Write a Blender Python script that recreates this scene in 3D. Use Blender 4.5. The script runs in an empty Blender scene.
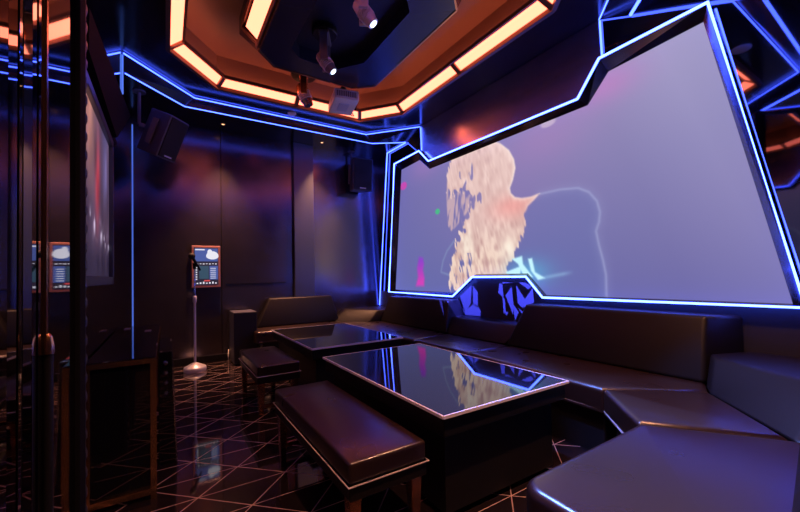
import bpy, bmesh, math, random
import numpy as np
from mathutils import Vector, Matrix
random.seed(4)
C = bpy.context.scene.collection
SC = bpy.context.scene
V = Vector

# ------------------------------------------------------------------ materials
def s2l(c):
    return tuple((x/12.92 if x <= .04045 else ((x+.055)/1.055)**2.4) for x in c)

def mat(name, col, rough=.5, metal=0., ior=1.5, coat=0., bump=0., bscale=60., rvar=0., spec=None):
    m = bpy.data.materials.new(name); m.use_nodes = True
    nt = m.node_tree; b = nt.nodes['Principled BSDF']
    b.inputs['Base Color'].default_value = (*col, 1)
    b.inputs['Roughness'].default_value = rough
    b.inputs['Metallic'].default_value = metal
    b.inputs['IOR'].default_value = ior
    b.inputs['Coat Weight'].default_value = coat
    b.inputs['Coat Roughness'].default_value = .08
    tc = nt.nodes.new('ShaderNodeTexCoord')
    n = nt.nodes.new('ShaderNodeTexNoise'); n.inputs['Scale'].default_value = bscale
    n.inputs['Detail'].default_value = 1
    nt.links.new(tc.outputs['Object'], n.inputs['Vector'])
    if bump:
        bp = nt.nodes.new('ShaderNodeBump'); bp.inputs['Strength'].default_value = bump
        bp.inputs['Distance'].default_value = .004
        nt.links.new(n.outputs['Fac'], bp.inputs['Height'])
        nt.links.new(bp.outputs['Normal'], b.inputs['Normal'])
    if rvar:
        mr = nt.nodes.new('ShaderNodeMapRange')
        mr.inputs['To Min'].default_value = max(0, rough-rvar); mr.inputs['To Max'].default_value = rough+rvar
        nt.links.new(n.outputs['Fac'], mr.inputs['Value'])
        nt.links.new(mr.outputs['Result'], b.inputs['Roughness'])
    return m

def emit(name, col, strength):
    m = bpy.data.materials.new(name); m.use_nodes = True
    nt = m.node_tree; b = nt.nodes['Principled BSDF']
    b.inputs['Base Color'].default_value = (.02, .02, .02, 1)
    b.inputs['Emission Color'].default_value = (*col, 1)
    b.inputs['Emission Strength'].default_value = strength
    return m

M = {}
M['leather'] = mat('dark_leather', (.017, .007, .005), .29, 0, 1.8, bscale=5, rvar=.05)
M['leather_black'] = mat('black_leather', (.006, .0045, .005), .46, 0, 1.36, bscale=5, rvar=.04)
M['piping'] = mat('piping', (.45, .40, .42), .35)
M['black_satin'] = mat('black_satin', (.008, .008, .010), .38, 0, 1.36)
M['cladding'] = mat('cladding', (.03, .03, .035), .45)
M['black_matte'] = mat('black_matte', (.006, .006, .008), .8, 0, 1.12)
M['satin_upper'] = mat('upper_wall_satin', (.70, .62, .64), .24, .95, rvar=.04, bscale=4)
M['facet'] = mat('facet', (.10, .10, .13), .3, .8)
M['black_glass'] = mat('black_glass', (.006, .006, .009), .03, 0, 1.9)
M['edge'] = mat('glass_edge', (.75, .75, .88), .3, 0)
M['copper'] = mat('copper', (.75, .36, .18), .22, 1)
M['gold'] = mat('gold', (.85, .52, .24), .25, 1)
M['bronze'] = mat('bronze', (.20, .12, .085), .35, .7)
M['chrome'] = mat('chrome', (.7, .7, .75), .18, 1)
M['silver'] = mat('silver', (.62, .62, .68), .35, .25)
M['white_plastic'] = mat('white_plastic', (.80, .75, .72), .45)
M['grey_plastic'] = mat('grey_plastic', (.16, .15, .17), .35)
M['speaker_case'] = mat('speaker_case', (.085, .09, .13), .38)
M['grille'] = mat('grille', (.006, .006, .008), .7, bump=.3, bscale=300)
M['wall_panel'] = mat('wall_panel', (.17, .15, .175), .22, .9, rvar=.05, bscale=6)
M['pilaster'] = mat('pilaster', (.12, .13, .17), .34, .7)
M['mirror_left'] = mat('smoked_mirror', (.34, .32, .36), .03, 1)
M['mirror_right'] = mat('black_mirror_panel', (.30, .29, .34), .03, 1, rvar=.02, bscale=3)
M['frame_mirror'] = mat('frame_mirror', (.24, .24, .29), .12, 1)
M['ceiling'] = mat('ceiling_gloss', (.012, .012, .020), .16, 0, 1.6)
M['recess'] = mat('recess_copper', (.26, .17, .125), .42, .3, bump=.03, bscale=200)
M['island'] = mat('island_black', (.02, .021, .05), .25, 0, 1.6)
M['island_in'] = mat('island_inner', (.018, .022, .05), .4)
M['fluted'] = mat('fluted_metal', (.10, .08, .085), .22, .9)
M['ring_light'] = emit('warm_diffuser', (1.0, .178, .098), 4.8)
M['cove'] = emit('cove_led', (1.0, .38, .16), 4)
M['neon'] = emit('blue_neon', (.048, .092, 1.0), 8.5)
M['neon_screen'] = emit('screen_edge_neon', (.05, .092, 1.0), 16)
M['neon_soft'] = emit('blue_neon_soft', (.10, .22, 1.0), .9)
M['lens'] = emit('lamp_lens', (.6, .8, 1.0), 6)
M['spark'] = emit('downlight_lens', (1.0, .45, .2), 2.5)
M['ui_dark'] = emit('ui_dark', s2l((.10, .12, .20)), 1)
M['ui_blue'] = emit('ui_blue', s2l((.25, .35, .62)), 1)
M['ui_teal'] = emit('ui_teal', s2l((.16, .30, .38)), 1)
M['ui_white'] = emit('ui_white', s2l((.9, .9, .95)), 1)
M['ui_red'] = emit('ui_red', s2l((.85, .3, .3)), 1)
M['bezel'] = mat('rosy_bezel', (.42, .20, .18), .35)
M['led_dot'] = M['ui_white']

def floor_mat():
    m = bpy.data.materials.new('floor_tiles'); m.use_nodes = True
    nt = m.node_tree; b = nt.nodes['Principled BSDF']; N = nt.nodes; L = nt.links
    tc = N.new('ShaderNodeTexCoord'); sp = N.new('ShaderNodeSeparateXYZ')
    L.new(tc.outputs['Object'], sp.inputs[0])
    def math_(op, a, bb=None):
        n = N.new('ShaderNodeMath'); n.operation = op
        for i, q in enumerate((a, bb)):
            if q is None: continue
            if isinstance(q, (int, float)): n.inputs[i].default_value = q
            else: L.new(q, n.inputs[i])
        return n.outputs[0]
    x, y = sp.outputs['X'], sp.outputs['Y']
    def line(e, off, per, w):
        t = math_('DIVIDE', math_('SUBTRACT', e, off), per)
        f = math_('FRACT', math_('ADD', t, .5))
        d = math_('MULTIPLY', math_('ABSOLUTE', math_('SUBTRACT', f, .5)), per)
        return math_('LESS_THAN', d, w)
    r2 = 1/math.sqrt(2)
    a = math_('MULTIPLY', math_('ADD', x, y), r2)
    c = math_('MULTIPLY', math_('SUBTRACT', y, x), r2)
    per = .307
    m1 = line(a, 1.612, per, .0027); m2 = line(c, 1.42, per, .0027)
    m3 = line(y, 3.032*r2, per*r2, .0024)
    mk = math_('MAXIMUM', math_('MAXIMUM', m1, m2), m3)
    mix = N.new('ShaderNodeMix'); mix.data_type = 'RGBA'
    mix.inputs[6].default_value = (.012, .008, .010, 1)
    mix.inputs[7].default_value = (.46, .31, .28, 1)
    L.new(mk, mix.inputs[0]); L.new(mix.outputs[2], b.inputs['Base Color'])
    rr = N.new('ShaderNodeMapRange'); rr.inputs['To Min'].default_value = .05; rr.inputs['To Max'].default_value = .35
    L.new(mk, rr.inputs['Value']); L.new(rr.outputs['Result'], b.inputs['Roughness'])
    b.inputs['IOR'].default_value = 1.75
    return m
M['floor'] = floor_mat()

def attr_emit(name, attr, strength=1.0):
    m = bpy.data.materials.new(name); m.use_nodes = True
    nt = m.node_tree; b = nt.nodes['Principled BSDF']
    a = nt.nodes.new('ShaderNodeAttribute'); a.attribute_name = attr
    b.inputs['Base Color'].default_value = (.02, .02, .025, 1); b.inputs['Roughness'].default_value = .6
    nt.links.new(a.outputs['Color'], b.inputs['Emission Color'])
    b.inputs['Emission Strength'].default_value = strength
    return m

# ------------------------------------------------------------------ mesh helpers
def root_loc(o):
    p = V((0, 0, 0))
    while o is not None:
        p += o.location; o = o.parent
    return p

def obj(name, bm, m, parent=None, smooth=False, mats=None):
    me = bpy.data.meshes.new(name)
    bmesh.ops.recalc_face_normals(bm, faces=bm.faces[:])
    if parent is not None:
        bmesh.ops.translate(bm, verts=bm.verts[:], vec=-root_loc(parent))
    bm.to_mesh(me); bm.free()
    o = bpy.data.objects.new(name, me); C.objects.link(o)
    for q in (mats or [m]): me.materials.append(q)
    if smooth:
        me.polygons.foreach_set('use_smooth', [True]*len(me.polygons))
        try: me.set_sharp_from_angle(angle=math.radians(40))
        except Exception: pass
    if parent is not None: o.parent = parent
    return o

def base_obj(name, bm, m, smooth=False, loc=None):
    """single-mesh thing with its origin at its base"""
    me = bpy.data.meshes.new(name)
    bmesh.ops.recalc_face_normals(bm, faces=bm.faces[:])
    xs = [v.co for v in bm.verts]
    c = loc or V(((min(v.x for v in xs)+max(v.x for v in xs))/2, (min(v.y for v in xs)+max(v.y for v in xs))/2, min(v.z for v in xs)))
    bmesh.ops.translate(bm, verts=bm.verts[:], vec=-c)
    bm.to_mesh(me); bm.free()
    o = bpy.data.objects.new(name, me); C.objects.link(o); o.location = c
    me.materials.append(m)
    if smooth:
        me.polygons.foreach_set('use_smooth', [True]*len(me.polygons))
        try: me.set_sharp_from_angle(angle=math.radians(40))
        except Exception: pass
    return o

def tag(o, label, cat, group=None, kind=None):
    o['label'] = label; o['category'] = cat
    if group: o['group'] = group
    if kind: o['kind'] = kind
    return o

def thing(name, loc, label, cat, group=None):
    o = bpy.data.objects.new(name, None); C.objects.link(o); o.location = loc
    o.empty_display_size = .05
    return tag(o, label, cat, group)

def struct(name, bm, m):
    o = obj(name, bm, m); o['kind'] = 'structure'; return o

def BM(): return bmesh.new()

def face(bm, pts):
    return bm.faces.new([bm.verts.new(p) for p in pts])

def hexa(bm, lo, hi):
    """prism between two equal-length vertex loops"""
    a = [bm.verts.new(p) for p in lo]; b = [bm.verts.new(p) for p in hi]; n = len(a)
    fs = [bm.faces.new(a[::-1]), bm.faces.new(b)]
    for i in range(n):
        fs.append(bm.faces.new((a[i], a[(i+1) % n], b[(i+1) % n], b[i])))
    return a+b, fs

def bevel(bm, verts, off, seg=2):
    es = {e for v in verts for e in v.link_edges}
    bmesh.ops.bevel(bm, geom=list(es), offset=off, segments=seg, affect='EDGES', profile=.5, clamp_overlap=True)

def box(bm, x0, x1, y0, y1, z0, z1, bv=0, seg=2):
    t = bmesh.new()
    vs, _ = hexa(t, [(x0, y0, z0), (x1, y0, z0), (x1, y1, z0), (x0, y1, z0)], [(x0, y0, z1), (x1, y0, z1), (x1, y1, z1), (x0, y1, z1)])
    if bv: bevel(t, vs, bv, seg)
    merge(bm, t)

def merge(bm, t, mtx=None):
    if mtx is not None: bmesh.ops.transform(t, matrix=mtx, verts=t.verts[:])
    me = bpy.data.meshes.new('tmp'); t.to_mesh(me); t.free(); bm.from_mesh(me); bpy.data.meshes.remove(me)

def prism(bm, poly, z0, z1, bv=0, seg=3):
    t = bmesh.new()
    vs, _ = hexa(t, [(x, y, z0) for x, y in poly], [(x, y, z1) for x, y in poly])
    if bv:
        es = [e for e in t.edges if abs(e.verts[0].co.z-z1) < 1e-6 and abs(e.verts[1].co.z-z1) < 1e-6]
        bmesh.ops.bevel(t, geom=es, offset=bv, segments=seg, affect='EDGES', profile=.5, clamp_overlap=True)
    merge(bm, t)

def loft(bm, lo, hi, bv=0, seg=3):
    t = bmesh.new(); vs, _ = hexa(t, lo, hi)
    if bv: bevel(t, vs, bv, seg)
    merge(bm, t)

def tube(bm, pts, r, n=8, closed=False):
    pts = [V(p) for p in pts]; N = len(pts); rings = []
    for i, p in enumerate(pts):
        if closed: d0 = (p-pts[i-1]).normalized(); d1 = (pts[(i+1) % N]-p).normalized()
        else:
            d0 = (p-pts[i-1]).normalized() if i else (pts[1]-p).normalized()
            d1 = (pts[i+1]-p).normalized() if i < N-1 else d0
        t = (d0+d1)
        t = t.normalized() if t.length > 1e-6 else d0
        k = 1/max(.5, t.dot(d0))
        up = V((0, 0, 1)) if abs(t.z) < .9 else V((1, 0, 0))
        s = t.cross(up).normalized(); u = s.cross(t).normalized()
        rings.append([bm.verts.new(p+(s*math.cos(a)*k+u*math.sin(a))*r if abs(d0.dot(d1)) < .999 else p+(s*math.cos(a)+u*math.sin(a))*r) for a in [2*math.pi*j/n for j in range(n)]])
    for i in range(N if closed else N-1):
        a, b = rings[i], rings[(i+1) % N]
        for j in range(n): bm.faces.new((a[j], a[(j+1) % n], b[(j+1) % n], b[j]))
    if not closed:
        bm.faces.new(rings[0][::-1]); bm.faces.new(rings[-1])

def soft_prism(bm, poly, radii, z0, z1, rb, seg=4):
    R = list(radii)+[0]*(len(poly)-len(radii)); loops = []
    def loop(d, z): return [(x, y, z) for x, y in fillet(inset_poly(poly, d) if d else poly, [max(r-d, .004) if r else 0 for r in R])]
    loops.append(loop(0, z0))
    for k in range(seg+1):
        a = k/seg*math.pi/2; loops.append(loop(rb*(1-math.cos(a)), z1-rb+rb*math.sin(a)))
    vs = [[bm.verts.new(p) for p in l] for l in loops]; n = len(vs[0])
    for a, b in zip(vs, vs[1:]):
        for i in range(n): bm.faces.new((a[i], a[(i+1) % n], b[(i+1) % n], b[i]))
    bm.faces.new(vs[0][::-1]); bm.faces.new(vs[-1])

def lathe(bm, prof, c, n=24, mtx=None):
    t = bmesh.new(); rings = []
    for r, z in prof:
        rings.append([t.verts.new((r*math.cos(2*math.pi*j/n), r*math.sin(2*math.pi*j/n), z)) for j in range(n)])
    for a, b in zip(rings, rings[1:]):
        for j in range(n): t.faces.new((a[j], a[(j+1) % n], b[(j+1) % n], b[j]))
    t.faces.new(rings[0][::-1]); t.faces.new(rings[-1])
    merge(bm, t, Matrix.Translation(c) @ (mtx or Matrix.Identity(4)))

def bar(bm, p, q, n, w, h):
    """square bar from p to q, n = direction of its height"""
    p, q, n = V(p), V(q), V(n).normalized(); d = (q-p).normalized(); s = d.cross(n).normalized(); n = s.cross(d)
    off = [(-w/2, -h/2), (w/2, -h/2), (w/2, h/2), (-w/2, h/2)]
    hexa(bm, [p+s*a+n*b for a, b in off], [q+s*a+n*b for a, b in off])

def fillet(poly, radii, n=6):
    out = []; N = len(poly)
    for i, p in enumerate(poly):
        r = radii[i] if i < len(radii) else 0
        p = V((*p, 0)); a = V((*poly[i-1], 0)); b = V((*poly[(i+1) % N], 0))
        if not r: out.append((p.x, p.y)); continue
        da = (a-p).normalized(); db = (b-p).normalized(); ang = da.angle(db); t = r/math.tan(ang/2)
        s, e = p+da*t, p+db*t; c = p+(da+db).normalized()*(r/math.sin(ang/2))
        for k in range(n+1):
            f = k/n; q = s.lerp(e, f)-c; q = c+q.normalized()*r; out.append((q.x, q.y))
    return out

def inset_poly(poly, d):
    """positive d moves a counter-clockwise polygon inwards"""
    N = len(poly); out = []
    for i in range(N):
        p0, p1, p2 = V(poly[i-1]), V(poly[i]), V(poly[(i+1) % N])
        a = (p1-p0).normalized(); b = (p2-p1).normalized()
        n1 = V((-a.y, a.x)); n2 = V((-b.y, b.x)); m = n1+n2
        if m.length < 1e-6: m = n1
        m = m.normalized(); out.append(tuple(p1+m*(d/max(.3, m.dot(n1)))))
    return out

YC = 2.86                      # the room is symmetrical about this line
def mir(p): return (p[0], 2*YC-p[1], *p[2:])
def mirl(l): return [mir(p) for p in l][::-1]
XL, XR, YB, YN = -.33, 3.1, 5.5, -.9
# ------------------------------------------------------------------ camera
f = 369.0
yaw, pitch, roll = math.radians(32.5), math.radians(1.33), math.radians(1.12)
fw = V((math.sin(yaw)*math.cos(pitch), math.cos(yaw)*math.cos(pitch), math.sin(pitch)))
r0 = V((math.cos(yaw), -math.sin(yaw), 0)); u0 = r0.cross(fw)
rt = r0*math.cos(roll)-u0*math.sin(roll); up = r0*math.sin(roll)+u0*math.cos(roll)
cam = bpy.data.cameras.new('camera'); co = bpy.data.objects.new('camera', cam); C.objects.link(co)
mt = Matrix((rt, up, -fw)).transposed().to_4x4(); mt.translation = V((0, 0, 1.1)); co.matrix_world = mt
cam.sensor_width = 36; cam.lens = f/800*36; cam.shift_y = 10.5/800; cam.clip_start = .02
SC.camera = co

# ------------------------------------------------------------------ room shell
b = BM(); box(b, -.6, 3.3, YN-.1, 5.6, -.1, 0); struct('floor', b, M['floor'])
b = BM(); box(b, XL-.12, XR+.12, YB, YB+.1, 0, 3.7)
for x in (.64, 1.2, 2.2):                                   # fine joints between the wall panels
    pass
struct('wall_back', b, M['wall_panel'])
b = BM()
for x in (.645,): box(b, x-.004, x+.004, YB-.006, YB, .08, 3.11)
box(b, .70, 1.5, YB-.005, YB, 1.02, 1.026)
struct('trim_1', b, M['black_matte'])
b = BM(); box(b, XL-.1, XL, YN, YB, 0, 3.7); struct('wall_left', b, M['mirror_left'])
b = BM(); box(b, XR, XR+.1, YN, YB, 0, 3.7); struct('wall_right', b, M['mirror_right'])
b = BM(); box(b, XL-.1, XR+.1, YN-.1, YN, 0, 3.7); struct('wall_near', b, M['black_satin'])
b = BM(); box(b, XL, 1.0, YB-.02, YB, 0, .09, .004); struct('baseboard_back', b, M['black_satin'])
b = BM(); box(b, 1.62, 1.92, 5.43, YB, 0, 3.11, .004); struct('trim_2', b, M['pilaster'])
# wall behind the sofas, below the screen: dull black cladding
b = BM(); hexa(b, [(XR-.025, y, z) for y, z in ((.3, 0), (5.49, 0), (5.49, .84), (3.55, .82), (3.19, 1.06), (2.432, 1.06), (2.244, .86), (.3, .86))], [(XR, y, z) for y, z in ((.3, 0), (5.49, 0), (5.49, .84), (3.55, .82), (3.19, 1.06), (2.432, 1.06), (2.244, .86), (.3, .86))]); struct('trim_3', b, M['cladding'])

b = BM()
pp = [(1.65, 2.86), (1.84, 2.60), (3.99, 2.645), (4.205, 2.85), (4.22, 3.22), (1.66, 3.22)]
hexa(b, [(XR-.006, y, z) for y, z in pp], [(XR, y, z) for y, z in pp]); struct('trim_5', b, M['satin_upper'])
# ceiling: soffit, stepped fascia, middle field, copper recess
ZS, ZU, ZR = 3.11, 3.23, 3.56
low = [(XL, 4.39), (.2, 4.9), (2.66, 4.9), (XR, 4.61)]
upp = [(XL, 4.22), (.30, 4.875), (2.55, 4.885), (XR, 4.235)]
lown = [(XL, 1.53), (.28, .86), (2.50, .80), (XR, 1.41)]
uppn = [(XL, 1.73), (.40, .99), (2.40, .985), (XR, 1.655)]
ringo = [(.03, 3.9), (.03, 1.82), (.49, 1.28), (2.23, 1.28), (2.62, 1.76), (2.62, 3.96), (2.23, 4.45), (.49, 4.44)]  # ccw from above
b = BM()
face(b, [(x, y, ZS) for x, y in low]+[(XR, YB, ZS), (XL, YB, ZS)])
face(b, [(*p, ZS) for p in lown]+[(XR, YN, ZS), (XL, YN, ZS)])
for L_, U_ in ((low, upp), (lown, uppn)):
    for i in range(3):
        face(b, [(*L_[i], ZS), (*L_[i+1], ZS), (*U_[i+1], ZU), (*U_[i], ZU)])
outer = upp+uppn[::-1]
vo = [b.verts.new((*p, ZU)) for p in outer]; vi = [b.verts.new((*p, ZU)) for p in ringo]
eo = [b.edges.new((vo[i], vo[(i+1) % len(vo)])) for i in range(len(vo))]
ei = [b.edges.new((vi[i], vi[(i+1) % len(vi)])) for i in range(len(vi))]
bmesh.ops.triangle_fill(b, use_beauty=True, use_dissolve=False, edges=eo+ei)
struct('ceiling', b, M['ceiling'])
b = BM()
n = len(ringo)
for i in range(n):
    p, q = ringo[i], ringo[(i+1) % n]
    face(b, [(*p, ZU), (*q, ZU), (*q, ZR), (*p, ZR)])
face(b, [(*p, ZR) for p in ringo])
struct('trim_4', b, M['recess'])

# ------------------------------------------------------------------ octagonal ring of backlit panels
ring = thing('ring_light', (1.33, YC, ZU), 'octagonal ring of warm backlit panels in bronze frames around the copper recess', 'ceiling light')
ri = inset_poly(ringo, .12)
Z0, Z1 = 3.20, 3.28
fb = BM()
def lerp(a, c, t): return a+(c-a)*t
for i in range(n):
    po, qo, pi_, qi = [V((*ringo[i], Z0)), V((*ringo[(i+1) % n], Z0)), V((*ri[i], Z1)), V((*ri[(i+1) % n], Z1))]
    ln = (qo-po).length; k = 2 if ln > 1.2 else 1
    nrm = (qo-po).cross(pi_-po).normalized()
    if nrm.z > 0: nrm = -nrm
    bar(fb, po, qo, (0, 0, 1), .035, .05); bar(fb, pi_, qi, (0, 0, 1), .022, .035)
    bar(fb, po, pi_, nrm, .045, .03)
    for j in range(1, k): bar(fb, po.lerp(qo, j/k), pi_.lerp(qi, j/k), nrm, .05, .03)
    for j in range(k):
        db = BM(); a0, a1 = j/k, (j+1)/k; off = nrm*-.004
        P = [po.lerp(qo, a0)+off, po.lerp(qo, a1)+off, pi_.lerp(qi, a1)+off, pi_.lerp(qi, a0)+off]
        hexa(db, P, [p-nrm*.012 for p in P])
        obj('diffuser', db, M['ring_light'], ring)
obj('frame', fb, M['bronze'], ring)
cv = BM(); tube(cv, [(*p, 3.275) for p in inset_poly(ringo, .055)], .008, 6, True)
obj('cove_strip', cv, M['cove'], ring)

# ------------------------------------------------------------------ hanging island
isl = thing('ceiling_island', (1.32, YC, 3.15), 'black octagonal panel hanging in the middle of the copper recess, hollow blue centre', 'ceiling panel')
ib = [(.72, 3.43), (.72, 2.2), (.9, 1.95), (1.73, 1.95), (1.92, 2.12), (1.92, 3.455), (1.73, 3.62), (.90, 3.62)]
it = [(.60, 3.68), (.60, 2.1), (.78, 1.83), (1.85, 1.83), (2.0, 2.0), (2.0, 3.5), (1.80, 3.70), (.68, 3.70)]
ih = [(.96, 3.25), (.96, 2.33), (1.09, 2.2), (1.5, 2.2), (1.62, 2.33), (1.626, 3.126), (1.42, 3.39), (1.07, 3.36)]
b = BM(); m8 = 8
v0 = [b.verts.new((*p, 3.15)) for p in ib]; v1 = [b.verts.new((*p, 3.40)) for p in it]; v2 = [b.verts.new((*p, ZR)) for p in it]
vh = [b.verts.new((*p, 3.15)) for p in ih]; vt = [b.verts.new((*p, 3.27)) for p in ih]
for i in range(m8):
    j = (i+1) % m8
    b.faces.new((v0[i], v0[j], v1[j], v1[i])); b.faces.new((v1[i], v1[j], v2[j], v2[i]))
    b.faces.new((v0[i], v0[j], vh[j], vh[i]))
obj('body', b, M['island'], isl)
b = BM()
for i in range(m8): j = (i+1) % m8; face(b, [(*ih[i], 3.15), (*ih[j], 3.15), (*ih[j], 3.27), (*ih[i], 3.27)])
face(b, [(*p, 3.27) for p in ih])
obj('inner_tray', b, M['island_in'], isl)
b = BM()
for i in range(m8):
    j = (i+1) % m8; bar(b, (*ib[i], 3.15), (*ib[j], 3.15), (0, 0, 1), .014, .014)
obj('edge_trim', b, M['copper'], isl)
b = BM()
P = lambda y, t: V((lerp(.72, .60, t)-.006, y+lerp(0, .12, t), lerp(3.15, 3.40, t)))
face(b, [P(2.30, .2), P(3.33, .2), P(3.36, .8), P(2.30, .8)])
obj('diffuser', b, M['ring_light'], isl)
b = BM()
for t in (.08, .93): bar(b, P(2.25, t), P(3.40, t), (1, 0, .4), .03, .03)
bar(b, P(3.36, .08), P(3.42, .93), (1, 0, .4), .03, .03)
obj('panel_frame', b, M['bronze'], isl)

# ------------------------------------------------------------------ neon lines
def neon(name, pts, label, r=.0065, m='neon', closed=False):
    b = BM(); tube(b, pts, r, 8, closed); o = base_obj(name, b, M[m], True); tag(o, label, 'neon light'); return o
e = .012
def inset_wall(p): return (min(max(p[0], XL+e), XR-e), p[1])
neon('neon_tube', [(*inset_wall((x, y-e if 4.8 < y else y)), ZU-.015) for x, y in upp], 'upper of the two blue neon lines stepping round the ceiling above the back wall')
neon('neon_tube', [(*inset_wall((x, y)), ZS-.004) for x, y in low], 'lower of the two blue neon lines along the soffit edge above the back wall', .006)
neon('neon_tube', [(*inset_wall(p), ZU-.015) for p in uppn], 'upper blue neon line round the near ceiling end, at the top edge right of centre')
neon('neon_tube', [(*inset_wall(p), ZS-.004) for p in lown], 'lower blue neon line on the near soffit, mirrored in the black wall beside the screen', .012)
neon('neon_tube', [(XL+.004, 5.49, .06), (XL+.004, 5.49, 3.0)], 'vertical blue neon line in the corner between mirror wall and back wall', .003, 'neon_soft')
neon('neon_tube', [(3.075, 4.62, 3.2), (3.075, 4.614, 3.098), (3.075, 5.149, 3.098), (3.06, 5.47, .60)], 'bent blue neon line running down the corner left of the big screen', .009)
neon('neon_tube', [(XR-.014, 4.225, 3.2), (XR-.014, 4.215, 2.87)], 'short upright blue neon line joining the ceiling to the far top notch of the screen', .007)
neon('neon_tube', [(XR-.014, 1.65, 3.2), (XR-.014, 1.64, 2.88)], 'short upright blue neon line joining the ceiling to the near top notch of the screen', .008)
neon('neon_tube', [(XL+.006, 4.2, 3.19), (XL+.006, 4.2, 2.82)], 'short glowing blue strip standing in for the ceiling step corner reflected in the mirror wall', .007, 'neon_soft')  # no real tube: glowing strip imitates the fascia corner's reflection

# ------------------------------------------------------------------ big screen
scr = thing('video_screen', (3.09, YC, .84), 'huge faceted wall screen showing a rough pale figure on lilac, edged in blue neon', 'screen')
so = [(5.10, .835), (3.55, .82), (3.19, 1.06), (2.432, 1.06), (2.244, .86), (.53, .872), (.912, 2.862), (1.637, 2.858), (1.834, 2.601), (3.99, 2.645), (4.205, 2.849), (4.866, 2.838)]
si = [(4.985, .872), (3.52, .865), (3.18, 1.092), (2.448, 1.092), (2.24, .882), (.59, .888), (.955, 2.775), (1.592, 2.742), (1.775, 2.535), (4.03, 2.555), (4.26, 2.742), (4.745, 2.722)]
xo, xi = 3.035, 3.082
b = BM()
for i in range(12):
    j = (i+1) % 12
    face(b, [(xo, *so[i]), (xo, *so[j]), (xi, *si[j]), (xi, *si[i])])
    face(b, [(xo, *so[i]), (xo, *so[j]), (3.1, *so[j]), (3.1, *so[i])])
    face(b, [(xi, *si[i]), (xi, *si[j]), (3.1, *si[j]), (3.1, *si[i])])
obj('frame', b, M['frame_mirror'], scr)
b = BM(); tube(b, [(xo-.004, *p) for p in so], .0105, 8, True)
obj('neon_edge', b, M['neon_screen'], scr, True)

HAIR = [(3.672, 2.346), (3.625, 2.542), (3.486, 2.631), (3.234, 2.641), (2.943, 2.608), (2.768, 2.519), (2.647, 2.406), (2.584, 2.292), (2.568, 2.193), (2.605, 2.075), (2.647, 2.0), (2.636, 1.944), (2.584, 1.892), (2.496, 1.865), (2.386, 1.859), (2.28, 1.873), (2.351, 1.818), (2.425, 1.771), (2.477, 1.687), (2.463, 1.553), (2.523, 1.426), (2.604, 1.297), (2.687, 1.216), (2.747, 1.046), (3.255, 1.036), (3.51, 0.874), (3.681, 0.921), (3.654, 1.127), (3.57, 1.303), (3.547, 1.441), (3.487, 1.524), (3.391, 1.638), (3.424, 1.741), (3.331, 1.826), (3.26, 1.888), (3.221, 2.025), (3.392, 2.132), (3.582, 2.094), (3.657, 2.186)]
STRAND = [(3.672, 2.346), (3.582, 2.094), (3.392, 2.132), (3.221, 2.025), (3.26, 1.888), (3.331, 1.826), (3.48, 1.723), (3.598, 1.636), (3.673, 1.722), (3.692, 2.063)]
BODY = [(2.363, 1.81), (2.224, 1.862), (2.064, 1.863), (1.888, 1.84), (1.79, 1.784), (1.723, 1.694), (1.7, 1.597), (1.711, 1.514), (1.739, 1.441), (1.718, 1.321), (1.688, 1.193), (1.667, 1.067), (1.666, 0.86), (2.826, 0.806), (2.7, 1.217), (2.591, 1.296), (2.51, 1.425), (2.456, 1.552), (2.464, 1.696)]
RIM = [(2.28, 1.864), (2.064, 1.863), (1.888, 1.84), (1.79, 1.784), (1.723, 1.694), (1.7, 1.597), (1.711, 1.514), (1.739, 1.441), (1.718, 1.321), (1.688, 1.193), (1.667, 1.067), (1.669, 0.893)]
RIM2 = [(3.563, 1.518), (3.705, 1.4), (3.791, 1.274), (3.838, 1.13), (3.676, 1.089)]
PAINTED_BEAM = [[(2.731, 1.111), (2.531, 1.169), (2.549, 1.035), (2.693, 1.035)], [(2.646, 1.246), (2.515, 1.271), (2.506, 1.189), (2.388, 1.055), (2.498, 1.056), (2.569, 1.191)], [(2.442, 1.237), (2.394, 1.244), (2.363, 1.104), (2.251, 1.044), (2.331, 1.025), (2.41, 1.115)]]  # pattern light falling on the screen, painted into its picture
HOLES = [((3.339, 2.109), 0.025, 0.091), ((3.211, 2.31), 0.025, 0.066), ((3.19, 1.936), 0.025, 0.058), ((3.314, 1.824), 0.033, 0.05), ((3.564, 2.04), 0.021, 0.075), ((3.532, 1.856), 0.025, 0.066), ((3.09, 1.965), 0.021, 0.05), ((3.405, 2.308), 0.012, 0.033), ((3.388, 1.736), 0.025, 0.05)]
DOTS = [((4.702, 2.463), 0.085, 0.055, (0.85, 0.25, 0.65)), ((3.884, 1.943), 0.045, 0.035, (0.25, 0.8, 0.5)), ((2.17, 2.523), 0.075, 0.035, (0.8, 0.72, 0.8))]
FLAME = [(4.333, 1.355), (4.236, 1.336), (4.215, 1.25), (4.242, 1.166), (4.21, 1.052), (4.226, 0.939), (4.423, 0.936), (4.368, 1.067), (4.388, 1.198)]
GLOWS = [((1.625, 2.644), 0.28, 0.55), ((4.141, 2.639), 0.35, 0.25), ((2.206, 2.419), 0.5, 0.25), ((2.789, 1.898), 0.9, 0.12)]

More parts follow.
